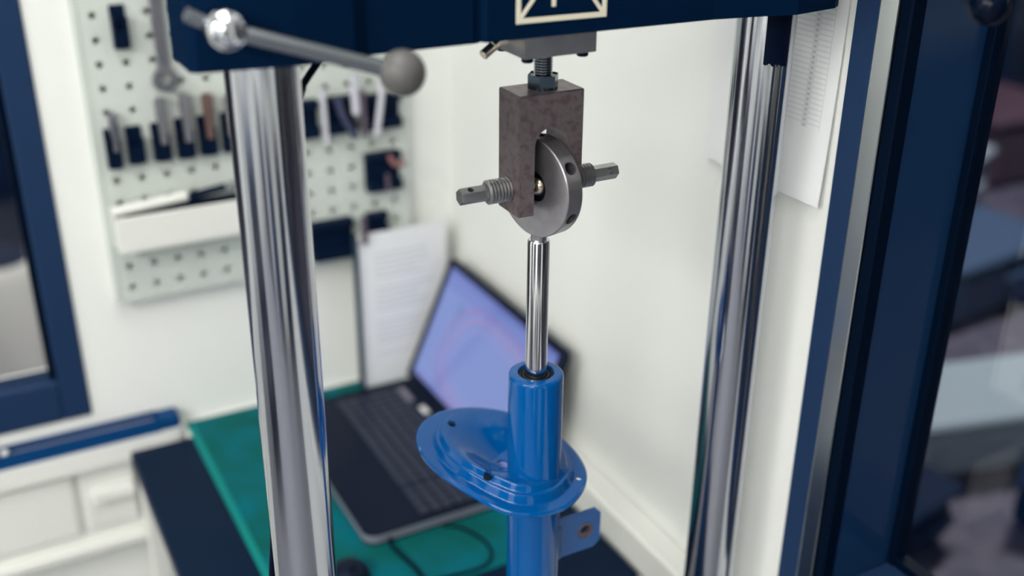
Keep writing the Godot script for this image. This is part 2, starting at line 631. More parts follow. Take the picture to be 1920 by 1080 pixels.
func setting() -> void:
	struct("floor", MB.new().span(Vector3(-4.5, -0.1, -7), Vector3(9.5, 0, 6), 0.0), M.hall_floor)
	struct("floor", MB.new().span(Vector3(ROOM_X0, -0.05, WALL_Z), Vector3(WALL_X, 0.002, ROOM_Z1), 0.0), M.floor)
	var mb := MB.new()
	hole_wall(mb, P(ROOM_X0 - 0.12, -H, WALL_Z - 0.12), P(0.458, 0.95, WALL_Z), P(-1.6133, -0.9593, 0), P(-0.3784, 0.35, 0), true)
	struct("wall_left", mb, M.wall)
	mb = MB.new()
	hole_wall(mb, P(WALL_X, -H, WALL_Z), P(0.458, 0.95, ROOM_Z1), P(0, -0.8904, 0.1074), P(0, 0.45, 1.5384), false)
	struct("wall_right", mb, M.wall)
	mb = MB.new()
	hole_wall(mb, P(ROOM_X0 - 0.12, -H, ROOM_Z1), P(0.458, 0.95, ROOM_Z1 + 0.12), P(-2.4, -0.9, 0), P(-0.15, 0.45, 0), true)
	struct("wall_back", mb, M.wall)
	mb = MB.new()
	hole_wall(mb, P(ROOM_X0 - 0.12, -H, WALL_Z), P(ROOM_X0, 0.95, ROOM_Z1), P(0, -0.9, 0.9), P(0, 0.45, 2.3), false)
	struct("wall_far", mb, M.wall)
	# the cubicle's other glazing, which the polished columns mirror
	var g := thing("window_3", P(-1.3, -0.9, ROOM_Z1))
	g.set_meta("kind", "structure")
	for x in [-2.4, -1.93, -1.3, -0.72, -0.25]:
		part("mullion", MB.new().span(P(x, -0.9, ROOM_Z1 - 0.01), P(x + 0.1, 0.45, ROOM_Z1 + 0.12), 0.003), M.frame, g)
	for y in [-0.9, 0.37]:
		part("window_rail", MB.new().span(P(-2.4, y, ROOM_Z1 - 0.008), P(-0.15, y + 0.08, ROOM_Z1 + 0.12), 0.003), M.frame, g)
	part("pane", MB.new().span(P(-2.38, -0.88, ROOM_Z1 + 0.05), P(-0.17, 0.43, ROOM_Z1 + 0.056), 0.0), M.glass, g)
	g = thing("window_4", P(ROOM_X0, -0.9, 1.6))
	g.set_meta("kind", "structure")
	for z in [0.9, 1.55, 2.2]:
		part("mullion", MB.new().span(P(ROOM_X0 - 0.12, -0.9, z), P(ROOM_X0 + 0.01, 0.45, z + 0.1), 0.003), M.frame, g)
	for y in [-0.9, 0.37]:
		part("window_rail", MB.new().span(P(ROOM_X0 - 0.12, y, 0.9), P(ROOM_X0 + 0.008, y + 0.08, 2.3), 0.003), M.frame, g)
	part("pane", MB.new().span(P(ROOM_X0 - 0.06, -0.88, 0.92), P(ROOM_X0 - 0.054, 0.43, 2.28), 0.0), M.glass, g)
	struct("ceiling", MB.new().span(P(ROOM_X0 - 0.12, 0.95, WALL_Z - 0.12), P(0.458, 1.05, ROOM_Z1 + 0.12), 0.0), M.ceiling)

	# the window in the wall of the tool board
	var t := thing("window_1", P(-0.9985, -1.0017, WALL_Z))
	t.set_meta("kind", "structure")
	mb = MB.new()
	var zf := WALL_Z + 0.006
	var zb := WALL_Z - 0.05
	mb.span(P(-0.3964, -1.0017, zb), P(-0.3519, 0.40, zf), 0.003)
	mb.span(P(-1.6451, -1.0017, zb), P(-1.5974, 0.40, zf), 0.003)
	part("window_frame", mb, M.frame, t)
	part("window_rail", MB.new().span(P(-1.5974, -1.0017, zb), P(-0.3964, -0.9254, zf), 0.003), M.frame, t)
	part("window_rail", MB.new().span(P(-1.5974, 0.33, zb), P(-0.3964, 0.40, zf), 0.003), M.frame, t)
	part("gasket", MB.new().span(P(-0.407, -0.9254, zb + 0.005), P(-0.3964, 0.33, zb + 0.045), 0.002), M.gasket, t)
	part("pane", MB.new().span(P(-1.5974, -0.9254, zb + 0.030), P(-0.407, 0.33, zb + 0.036), 0.0), M.glass, t)

	# the window in the wall on the right: deep reveal seen from the cubicle
	t = thing("window_2", P(WALL_X, -0.8904, 0.7964))
	t.set_meta("kind", "structure")
	part("window_frame", MB.new().span(P(0.3202, -0.9752, 0.0544), P(0.3477, 0.5, 0.0868), 0.002), M.frame, t)
	var poly := PackedVector2Array([Vector2(0.3196, 0.0871), Vector2(0.3207, 0.0871), Vector2(0.326, 0.1032), Vector2(0.326, 0.1048), Vector2(0.3477, 0.1048), Vector2(0.3477, 0.0873)])
	part("glazing_bead", MB.new().prism(poly, P(0, 0, 0), Vector3.RIGHT, Vector3.BACK, 0.93, -0.5, 0.0), M.bead, t)
	part("gasket", MB.new().span(P(0.3276, -0.954, 0.1048), P(0.3477, 0.48, 0.1191), 0.002), M.gasket, t)
	part("window_jamb", MB.new().span(P(0.334, -0.9116, 0.0968), P(0.458, 0.46, 0.118), 0.001), M.jamb, t)
	part("window_jamb", MB.new().span(P(0.3181, -0.9752, 1.5278), P(0.458, 0.5, 1.602), 0.001), M.jamb, t)
	part("window_sill", MB.new().span(P(0.3181, -0.954, 0.118), P(0.458, -0.8798, 1.5278), 0.002), M.frame, t)
	part("window_head", MB.new().span(P(0.3181, 0.44, 0.118), P(0.458, 0.5, 1.5278), 0.002), M.frame, t)
	part("seal", MB.new().span(P(0.4368, -0.8798, 0.118), P(0.4585, 0.44, 0.1286), 0.001), M.gasket, t)
	part("seal", MB.new().span(P(0.4389, -0.8798, 0.1265), P(0.458, -0.8681, 1.5278), 0.001), M.gasket, t)
	part("pane", MB.new().span(P(0.4442, -0.8681, 0.1265), P(0.4506, 0.44, 1.5278), 0.0), M.glass, t)

	# white sill board and cable trunking under the left window
	t = thing("trim_1", P(-0.8183, -1.2402, WALL_Z))
	t.set_meta("kind", "structure")
	var sill := PackedVector2Array([Vector2(-2.3023, -0.8519), Vector2(-0.2353, -0.8519), Vector2(-0.2215, -0.855), Vector2(-0.2125, -0.8656), Vector2(-0.2098, -0.8805), Vector2(-0.2098, -0.9102), Vector2(-2.3023, -0.9102)])
	part("sill_board", MB.new().prism(sill, P(0, 0, 0), Vector3.RIGHT, Vector3.BACK, 1.0727, 1.0462, 0.003), M.white, t)
	part("trunking_body", MB.new().span(P(-2.3023, -1.2402, WALL_Z), P(-0.2565, -1.0727, -0.8805), 0.004), M.white, t)
	var cov := part("trunking_cover", MB.new().span(P(-2.3023, -1.219, -0.8826), P(-0.3996, -1.0833, -0.8741), 0.003), M.white, t)
	part("cover_panel", MB.new().span(P(-0.6275, -1.2105, -0.8752), P(-0.407, -1.0918, -0.8699), 0.002), M.white, cov)
	part("socket_plate", MB.new().span(P(-0.3921, -1.2084, -0.8826), P(-0.3042, -1.0833, -0.872), 0.003), M.white, t)
	part("socket_lip", MB.new().span(P(-0.3784, -1.1501, -0.8741), P(-0.3074, -1.1257, -0.854), 0.003), M.white, t)
	part("trunking_ledge", MB.new().span(P(-2.3023, -1.2529, -0.889), P(-0.2565, -1.2349, -0.8593), 0.003), M.white, t)
	# white trunking where the desk meets the right wall
	t = thing("trim_2", P(0.3053, -1.06, -0.3696))
	t.set_meta("kind", "structure")
	part("trunking_body", MB.new().span(P(0.2873, -1.06, WALL_Z), P(WALL_X, -1.0017, 0.9024), 0.004), M.white, t)


# low cabinets along the walls behind the camera; the polished columns mirror them
func cabinets() -> void:
	var t := thing("cabinet_row", P(-1.3, -1.75, ROOM_Z1), "long row of low cabinets with white, grey and navy doors", "cabinets")
	part("plinth", MB.new().span(P(-2.95, -1.75, 2.44), P(0.2, -1.66, 2.88), 0.0), M.black, t)
	part("worktop", MB.new().span(P(-3.0, -0.97, 2.38), P(0.25, -0.93, 2.88), 0.004), M.white, t)
	var x := -2.95
	var looks := [M.white, M.frame, M.grip, M.jamb, M.white, M.hall_slate, M.hall_dark, M.white, M.frame]
	var widths := [0.30, 0.22, 0.42, 0.16, 0.30, 0.36, 0.28, 0.60, 0.46]
	for k in looks.size():
		var d := part("door", MB.new().span(P(x + 0.004, -1.655, 2.40), P(x + widths[k] - 0.004, -0.975, 2.88), 0.003), looks[k], t)
		part("handle", MB.new().cyl(P(x + 0.05, -1.02, 2.39), P(x + widths[k] - 0.05, -1.02, 2.39), 0.006), M.zinc, d)
		x += widths[k]
	t = thing("tool_trolley", P(-2.2, -1.75, 0.3), "navy tool trolley with steel drawers standing out of frame to the left", "trolley")
	part("trolley_body", MB.new().span(P(-2.5, -1.68, -0.05), P(-2.0, -0.85, 0.75), 0.01), M.jamb, t)
	for k in 5:
		part("drawer", MB.new().span(P(-2.005, -1.62 + k * 0.15, 0.0), P(-1.985, -1.49 + k * 0.15, 0.70), 0.004), M.steel if k % 2 else M.frame, t)
	for q in [[-2.45, 0.0], [-2.05, 0.0], [-2.45, 0.7], [-2.05, 0.7]]:
		part("castor", MB.new().cyl(P(q[0], -1.715, q[1] - 0.015), P(q[0], -1.715, q[1] + 0.015), 0.035), M.black, t)


func machine() -> void:
	var t := thing("testing_machine", P(0, -1.75, 0), "dark navy testing machine with two polished steel columns and a crosshead holding the shock absorber", "machine")
	part("base_plate", MB.new().span(P(-0.36, -1.72, -0.10), P(0.28, -1.12, 0.16), 0.006), M.navy, t)
	part("foot", MB.new().span(P(-0.34, -1.75, -0.08), P(0.26, -1.72, 0.14), 0.003), M.black, t)
	for s in [-1.0, 1.0]:
		var pr := [Vector2(0, -1.12), Vector2(0.03, -1.12), Vector2(0.03, 0.297), Vector2(0.027, 0.30), Vector2(0, 0.30)]
		var col := part("column", MB.new().lathe(pr, P(s * 0.2573, 0, 0), Vector3.UP, 96), M.column, t)
		tag(col, "polished steel column on the left" if s < 0 else "polished steel column on the right with black tape near its top")
		if s > 0:
			# black tape: an arc round the side of the column, torn along its lower edge
			var mb := MB.new()
			var n := 26
			var rg := RandomNumberGenerator.new()
			rg.seed = 4
			var low := []
			for i in n + 1:
				low.append(-0.262 + rg.randf_range(-0.0016, 0.0016) + 0.003 * float(i) / n)
			for i in n:
				var g0 := deg_to_rad(79.0 + 50.0 * i / n)
				var g1 := deg_to_rad(79.0 + 50.0 * (i + 1) / n)
				var ring := func(g: float, r: float, y: float) -> Vector3:
					return P(0.2573 + r * cos(g), y, r * sin(g))
				var a: Vector3 = ring.call(g0, 0.0304, low[i])
				var b: Vector3 = ring.call(g1, 0.0304, low[i + 1])
				var c: Vector3 = ring.call(g1, 0.0304, -0.19)
				var d: Vector3 = ring.call(g0, 0.0304, -0.19)
				mb.quad_out(a, b, c, d, P(0.2573, -0.22, 0))
				mb.quad_out(ring.call(g0, 0.0300, low[i]), ring.call(g1, 0.0300, low[i + 1]), b, a, P(0.2573, -0.2, 0))
			part("black_tape", mb, M.tape, col)
	# crosshead: a thick block with clamping ends that stand a little proud
	var plan := PackedVector2Array([
		Vector2(-0.3235, -0.0105), Vector2(-0.3235, 0.0445), Vector2(-0.318, 0.0492), Vector2(-0.245, 0.0585), Vector2(-0.20, 0.0585), Vector2(-0.186, 0.0495),
		Vector2(-0.094, 0.0495), Vector2(-0.090, 0.0455), Vector2(-0.086, 0.0455), Vector2(-0.082, 0.0505),
		Vector2(0.145, 0.0565), Vector2(0.205, 0.066), Vector2(0.23, 0.0725), Vector2(0.285, 0.0632), Vector2(0.297, 0.055), Vector2(0.30, 0.04),
		Vector2(0.30, -0.02), Vector2(0.285, -0.05), Vector2(-0.29, -0.05)])
	var beam := part("crosshead", MB.new().prism(plan, P(0, 0, 0), Vector3.RIGHT, Vector3.BACK, 0.2, 0.06, 0.0012), M.navy, t)
	# printed emblem on the crosshead: a framed square with lines from its corners and a stroke in the middle
	var em := MB.new()
	var line := func(x0: float, y0: float, x1: float, y1: float, wide: float) -> void:
		var a := Vector2(x0, y0)
		var b := Vector2(x1, y1)
		var d := (b - a)
		var mid := (a + b) * 0.5
		em.box(P(mid.x, mid.y, 0.0512 + (mid.x + 0.082) * 0.0264), Vector3(d.length() + wide, wide, 0.0009), 0.0003, Basis(Vector3.UP, -0.0264) * Basis(Vector3.BACK, d.angle()))
	line.call(-0.0535, -0.1862, 0.0290, -0.1866, 0.0045)
	line.call(-0.0535, -0.1862, -0.0535, -0.104, 0.0045)
	line.call(0.0290, -0.1866, 0.0290, -0.104, 0.0045)
	line.call(-0.0535, -0.104, 0.0290, -0.104, 0.0045)
	line.call(-0.0535, -0.1862, -0.031, -0.158, 0.0034)
	line.call(0.0290, -0.1866, 0.0065, -0.158, 0.0034)
	line.call(-0.031, -0.158, -0.031, -0.13, 0.0034)
	line.call(0.0065, -0.158, 0.0065, -0.13, 0.0034)
	line.call(-0.031, -0.13, 0.0065, -0.13, 0.0034)
	line.call(-0.0205, -0.1745, -0.0205, -0.14, 0.0040)
	tag(part("emblem", em, M.cream, beam), "cream line emblem of a square with slanting corner lines")
	# clamp levers
	for s in [-1.0, 1.0]:
		var hub := P(-0.3045, -0.1624, 0.09) if s < 0 else P(0.285, -0.1500, 0.098)
		var end := P(-0.1893, -0.1976, 0.126) if s < 0 else P(0.2464, -0.1606, 0.2674)
		var d := (end - hub).normalized()
		var hb := MB.new()
		hb.ball(hub, 0.0152)
		hb.lathe([Vector2(0, -0.06), Vector2(0.0105, -0.06), Vector2(0.0105, -0.018), Vector2(0.013, -0.014), Vector2(0.013, -0.006), Vector2(0, -0.006)], hub, Vector3.BACK, 32)
		var h := part("clamp_hub", hb, M.chrome if s < 0 else M.dark_ball, t)
		var rod := MB.new()
		rod.cyl(hub + d * 0.013, end - d * 0.012, 0.0062 if s < 0 else 0.005, 0.001)
		part("lever_rod", rod, M.zinc if s < 0 else M.dark_ball, h)
		if s < 0:
			part("lever_stub", MB.new().cyl(hub - d * 0.0135 + Vector3(0, 0.001, 0), hub - d * 0.028 + Vector3(0, 0.004, 0), 0.0052, 0.0015), M.zinc, h)
			tag(part("ball_knob", MB.new().ball(end, 0.0171, 48), M.grey_ball, h), "matte grey ball knob")
		else:
			tag(part("ball_knob", MB.new().ball(end, 0.0158, 48), M.dark_ball, h), "glossy black ball knob")
	# load cell under the crosshead
	var cell := PackedVector2Array([Vector2(-0.038, 0.036), Vector2(0.034, 0.036), Vector2(0.034, -0.028), Vector2(0.026, -0.036), Vector2(-0.02, -0.036)])
	for i in 7:
		var g := deg_to_rad(-90.0 - 90.0 * i / 6.0)
		cell.append(Vector2(-0.020 + 0.018 * cos(g), -0.018 + 0.018 * sin(g)))
	var lc := part("load_cell", MB.new().prism(cell, P(0, 0, 0), Vector3.RIGHT, Vector3.BACK, 0.2222, 0.2, 0.0009), M.block, t)
	for q in [[-0.030, 0.026], [0.026, 0.026], [-0.028, -0.024], [0.024, -0.026]]:
		part("bolt", MB.new().cyl(P(q[0], -0.2282, q[1]), P(q[0], -0.2215, q[1]), 0.0053, 0.0009), M.black, lc)
	var gl := MB.new()
	gl.cyl(P(-0.0625, -0.2235, 0.004), P(-0.0505, -0.2165, 0.002), 0.0046, 0.0008)
	gl.cyl(P(-0.0515, -0.217, 0.002), P(-0.0465, -0.2135, 0.0015), 0.0058, 0.0008, 8)
	gl.cyl(P(-0.0475, -0.2138, 0.0015), P(-0.036, -0.2125, 0.0), 0.004, 0.0004)
	part("cable_gland", gl, M.brass, lc)
	part("rubber_plug", MB.new().lathe([Vector2(0, -0.2075), Vector2(0.006, -0.207), Vector2(0.0125, -0.2035), Vector2(0.0135, -0.1995), Vector2(0, -0.1995)], P(-0.0807, 0, 0.02), Vector3.UP, 32), M.black, beam)
	var cable := [P(-0.185, -0.199, -0.03), P(-0.192, -0.212, -0.03), P(-0.2116, -0.2359, -0.031), P(-0.2165, -0.2486, -0.0335), P(-0.232, -0.31, -0.038), P(-0.2475, -0.45, -0.0385), P(-0.262, -0.60, -0.0375), P(-0.2795, -0.70, -0.032), P(-0.2855, -0.79, -0.030), P(-0.287, -1.12, -0.030)]
	tag(part("cable", MB.new().sweep(cable, 0.0032, 12), M.black, t), "black cable running down behind the left column")


func hexagon(r: float, turn := 0.0) -> PackedVector2Array:
	var p := PackedVector2Array()
	for i in 6:
		p.append(Vector2.from_angle(turn + TAU * i / 6.0) * r)
	return p


func thread(r: float, t0: float, t1: float, pitch: float, deep: float) -> Array:
	var pr := [Vector2(0, t0), Vector2(r - deep, t0)]
	var n := int((t1 - t0) / pitch)
	var step := (t1 - t0) / n
	for i in n:
		pr.append(Vector2(r, t0 + step * (i + 0.35)))
		pr.append(Vector2(r, t0 + step * (i + 0.55)))
		pr.append(Vector2(r - deep, t0 + step * (i + 0.95)))
	pr.append(Vector2(r - deep, t1))
	pr.append(Vector2(0, t1))
	return pr


func clevis() -> void:
	var t := thing("clevis_fork", P(0, -0.3755, 0), "rust-tinged dark steel clevis fork block hanging under the load cell", "clevis")
	# the block, its slot with a rounded top, and the tapped holes for the screws
	var body := MB.new().span(P(-0.0342, -0.3757, -0.02), P(0.034, -0.26, 0.02), 0.0012)
	carved("fork_body", body.mesh(), [
		[Vector3(0.035, 0.09, 0.06), Transform3D(Basis(), P(0, -0.356, 0))],
		[Vector2(0.0175, 0.06), along(Vector3.BACK, P(0, -0.3095, 0))],
		[Vector2(0.0112, 0.1), along(Vector3.RIGHT, P(0, -0.3525, 0))],
	], M.fork, t)
	part("threaded_stud", MB.new().lathe(thread(0.0088, -0.262, -0.2222, 0.0024, 0.0015), P(0.001, 0, 0), Vector3.UP, 40, false, 10.0), M.zinc, t)
	var nut := MB.new()
	nut.prism(hexagon(0.0146, 0.2), P(0.001, 0, 0), Vector3.RIGHT, Vector3.BACK, 0.26, 0.2485, 0.0012)
	nut.lathe([Vector2(0, -0.26), Vector2(0.0138, -0.26), Vector2(0.0138, -0.2578), Vector2(0.0, -0.2578)], P(0.001, 0, 0), Vector3.UP, 40)
	part("lock_nut", nut, M.nut, t)
	for s in [-1.0, 1.0]:
		var a := Vector3(s, 0, 0)
		var o := P(0, -0.3525, 0)
		var sc := part("clamping_screw", MB.new().lathe(thread(0.0116, 0.020, 0.0575, 0.0034, 0.0022), o, a, 40, false, 10.0), M.screw, t)
		part("screw_tip", MB.new().cyl(o + a * 0.0092, o + a * 0.0205, 0.0062, 0.002), M.screw, sc)
		var tip := MB.new().prism(hexagon(0.0080, PI / 6 + 0.12), o, Vector3.UP if s > 0 else Vector3.BACK, Vector3.BACK if s > 0 else Vector3.UP, 0.0572, 0.0850, 0.0011)
		carved("hex_end", tip.mesh(), [[Vector2(0.0029, 0.05), along(Vector3(0, 0.92, 0.39).normalized() if s < 0 else Vector3(0, 0.39, 0.92).normalized(), o + a * 0.0745)]], M.screw, sc)
	# the round adapter held in the slot
	var d := thing("adapter_disc", P(0, -0.4025, 0), "round machined steel adapter disc with radial holes held in the slot of the fork", "disc")
	var o := P(0, -0.3545, 0)
	var ax := Vector3(-cos(0.227), 0, sin(0.227))
	var ring := [Vector2(0.0165, -0.0095), Vector2(0.0480, -0.0095), Vector2(0.0488, -0.0087), Vector2(0.0488, 0.0087), Vector2(0.0480, 0.0095), Vector2(0.0430, 0.0097), Vector2(0.0165, 0.0080), Vector2(0.0145, 0.0062), Vector2(0.0145, -0.0075)]
	var cuts := []
	var tangent := Vector3(sin(0.227), 0, cos(0.227))
	for g in [34.0, -26.0, 94.0, 154.0, 214.0]:
		var dir := tangent * cos(deg_to_rad(g)) + Vector3.UP * sin(deg_to_rad(g))
		cuts.append([Vector2(0.0062, 0.034), along(dir, o + dir * 0.042)])
	carved("disc_body", MB.new().lathe(ring, o, ax, 96, true).mesh(), cuts, M.disc, d)
	var b := MB.new()
	b.lathe([Vector2(0.0095, -0.006), Vector2(0.0144, -0.006), Vector2(0.0144, 0.004), Vector2(0.0125, 0.0046), Vector2(0.0095, 0.0035)], o, ax, 48, true)
	part("bushing", b, M.black, d)
	part("pivot_ball", MB.new().ball(o, 0.0102, 32), M.brass, d)
	part("neck", MB.new().lathe([Vector2(0, -0.4100), Vector2(0.0078, -0.4100), Vector2(0.0078, -0.4015), Vector2(0, -0.4015)], P(0, 0, 0), Vector3.UP, 40), M.screw, d)


# distance of the seat's rim from the tube axis: an egg that swells to one side
func seat_edge(phi: float) -> float:
	var g := deg_to_rad(phi)
	var waves := [Vector2(-0.01497, -0.03565), Vector2(-0.00819, 0.00845), Vector2(0.00571, 0.00016), Vector2(-0.00207, -0.00098), Vector2(0.00073, 0.00092)]
	var r := 0.08323
	for k in waves.size():
		r += waves[k].x * cos((k + 1) * g) + waves[k].y * sin((k + 1) * g)
	return r


func seat_height(x: float, z: float) -> float:
	var r := Vector2(x, z).length()
	var phi := rad_to_deg(atan2(z, x))
	var edge := seat_edge(phi)
	var d := edge - r
	var h := -0.685 - 0.095 * x - 0.1615 * z
	# how far this direction points to the broad side of the dish
	var broad := clampf((edge - 0.055) / 0.085, 0.0, 1.0)
	var wide := lerpf(0.013, 0.019, broad)
	h += 0.0095 * smoothstep(wide, wide + 0.0055, d) + 0.0075 * smoothstep(wide + 0.0075, wide + 0.0125, d)
	# the bowl, deepest towards the broad side, with a level ring round the tube
	var crest := edge - wide - 0.014
	var fall := clampf((crest - r) / maxf(0.006, crest - 0.048), 0.0, 1.0)
	h -= 0.020 * broad * smoothstep(0.0, 1.4, fall) / smoothstep(0.0, 1.4, 1.0)
	# pressed facets
	h -= 0.0015 * exp(-(Vector2(x, z) - Vector2(-0.055, 0.004)).length_squared() / 0.00012)
	h += 0.0030 * exp(-(Vector2(x, z) - Vector2(-0.002, -0.066)).length_squared() / 0.00018)
	h -= 0.0030 * exp(-(Vector2(x, z) - Vector2(0.016, -0.070)).length_squared() / 0.00012)
	h -= 0.0016 * smoothstep(0.0035, 0.0, d)
	return h


# the slot punched across the dish is a circle stretched along one direction
func slit(p: Vector2, is_slot: bool, back := false) -> Vector2:
	if not is_slot:
		return p
	var major := Vector2(0.879, 0.477)
	var a := p.dot(major)
	var k := 2.1 if back else 1.0 / 2.1
	return major * a * k + (p - major * a)


func shock() -> void:
	var t := thing("shock_absorber", P(0, -1.12, 0), "glossy blue shock absorber strut with chrome rod and wide pressed spring seat", "shock absorber")
	# body tube: rolled rim at the top
	part("body_tube", MB.new().lathe([Vector2(0, -1.12), Vector2(0.0286, -1.12), Vector2(0.0286, -0.5612), Vector2(0.0281, -0.5590), Vector2(0.0268, -0.5574), Vector2(0.0250, -0.5568), Vector2(0.0192, -0.5568), Vector2(0.0186, -0.5574), Vector2(0.0183, -0.5640), Vector2(0, -0.5640)], P(0, 0, 0), Vector3.UP, 80), M.blue, t)
	part("rod_seal", MB.new().lathe([Vector2(0.0, -0.5638), Vector2(0.0182, -0.5638), Vector2(0.0182, -0.5600), Vector2(0.0160, -0.5592), Vector2(0.0150, -0.5612), Vector2(0.0138, -0.5590), Vector2(0.0125, -0.5592), Vector2(0.0114, -0.5625), Vector2(0, -0.5625)], P(0, 0, 0), Vector3.UP, 64), M.seal, t)
	part("piston_rod", MB.new().lathe([Vector2(0, -0.5636), Vector2(0.0111, -0.5636), Vector2(0.0111, -0.4118), Vector2(0.0100, -0.4095), Vector2(0.0, -0.4095)], P(0, 0, 0), Vector3.UP, 72), M.rod, t)
	# spring seat: one pressed sheet with punched holes
	var na := 300
	var nr := 110
	var holes := [[Vector2(-0.0572, -0.0838), 0.0048], [Vector2(0.0110, -0.0875), 0.0041], [Vector2(0.0463, 0.0170), 0.0032], [Vector2(-0.0525, 0.0010), 0.0038], [Vector2(-0.0215, -0.0300), 0.0070]]
	var xz := []
	for j in nr + 1:
		for i in na:
			var g := -PI + TAU * i / na
			var q := Vector2.from_angle(g) * lerpf(0.0288, seat_edge(rad_to_deg(g)), float(j) / nr)
			for h in holes:
				var off: Vector2 = slit(q - h[0], h[1] == 0.0038)
				if absf(off.length() - h[1]) < 0.0006:
					q = h[0] + slit(off.normalized() * h[1], h[1] == 0.0038, true)
			xz.append(q)
	var top := []
	var nrm := []
	for q in xz:
		top.append(P(q.x, seat_height(q.x, q.y), q.y))
		var e := 0.0004
		nrm.append(Vector3(seat_height(q.x - e, q.y) - seat_height(q.x + e, q.y), 2 * e, seat_height(q.x, q.y - e) - seat_height(q.x, q.y + e)).normalized())
	var mb := MB.new()
	for k in xz.size():
		mb.vert(top[k], nrm[k])
	for k in xz.size():
		mb.vert(top[k] - Vector3(0, 0.0024, 0), -nrm[k])
	var gone := {}
	for j in nr:
		for i in na:
			var i2 := (i + 1) % na
			var c: Vector2 = (xz[j * na + i] + xz[j * na + i2] + xz[(j + 1) * na + i] + xz[(j + 1) * na + i2]) * 0.25
			for h in holes:
				if slit(c - h[0], h[1] == 0.0038).length() < h[1]:
					gone[j * na + i] = true
	for j in nr:
		for i in na:
			if gone.has(j * na + i):
				continue
			var i2 := (i + 1) % na
			var a := j * na + i
			var b := j * na + i2
			var c := (j + 1) * na + i2
			var d := (j + 1) * na + i
			mb.I.append_array([a, d, c, a, c, b])
			var n := xz.size()
			mb.I.append_array([a + n, c + n, d + n, a + n, b + n, c + n])
			var low := Vector3(0, -0.0024, 0)
			var mid: Vector3 = (top[a] + top[c]) * 0.5 + low * 0.5
			for side in [[d, c, j + 1, i], [a, b, j - 1, i], [a, d, j, (i - 1 + na) % na], [b, c, j, i2]]:
				var jj: int = side[2]
				var ii: int = side[3]
				if jj < 0 or jj >= nr or gone.has(jj * na + ii):
					mb.quad_out(top[side[0]], top[side[1]], top[side[1]] + low, top[side[0]] + low, mid)
	part("spring_seat", mb, M.blue, t)
	# bracket ear with a steel ringed hole and a weld against the tube
	var ear := PackedVector2Array([Vector2(0.0270, -0.7545), Vector2(0.0815, -0.7545), Vector2(0.0878, -0.7610), Vector2(0.0878, -0.7985), Vector2(0.0795, -0.8062), Vector2(0.0270, -0.8060)])
	carved("bracket", MB.new().prism(ear, P(0, 0, 0), Vector3.RIGHT, Vector3.UP, -0.0025, 0.0025, 0.0005).mesh(), [[Vector2(0.0072, 0.02), along(Vector3.BACK, P(0.0675, -0.7795, 0))]], M.blue, t)
	var ringed := part("hole_ring", MB.new().lathe([Vector2(0.0068, -0.0028), Vector2(0.0072, -0.0028), Vector2(0.0102, -0.0027), Vector2(0.0102, 0.0027), Vector2(0.0098, 0.0032), Vector2(0.0072, 0.0032), Vector2(0.0068, 0.0028)], P(0.0675, -0.7795, 0), Vector3.BACK, 40, true), M.rust, t)
	tag(ringed, "bare steel ring round the bracket hole")
	var wd := MB.new()
	for i in 14:
		wd.ball(P(0.0304 + 0.0005 * (i % 2), -0.7640 - 0.0029 * i, 0.0036), 0.0037, 12)
	part("weld_bead", wd, M.weld, t)


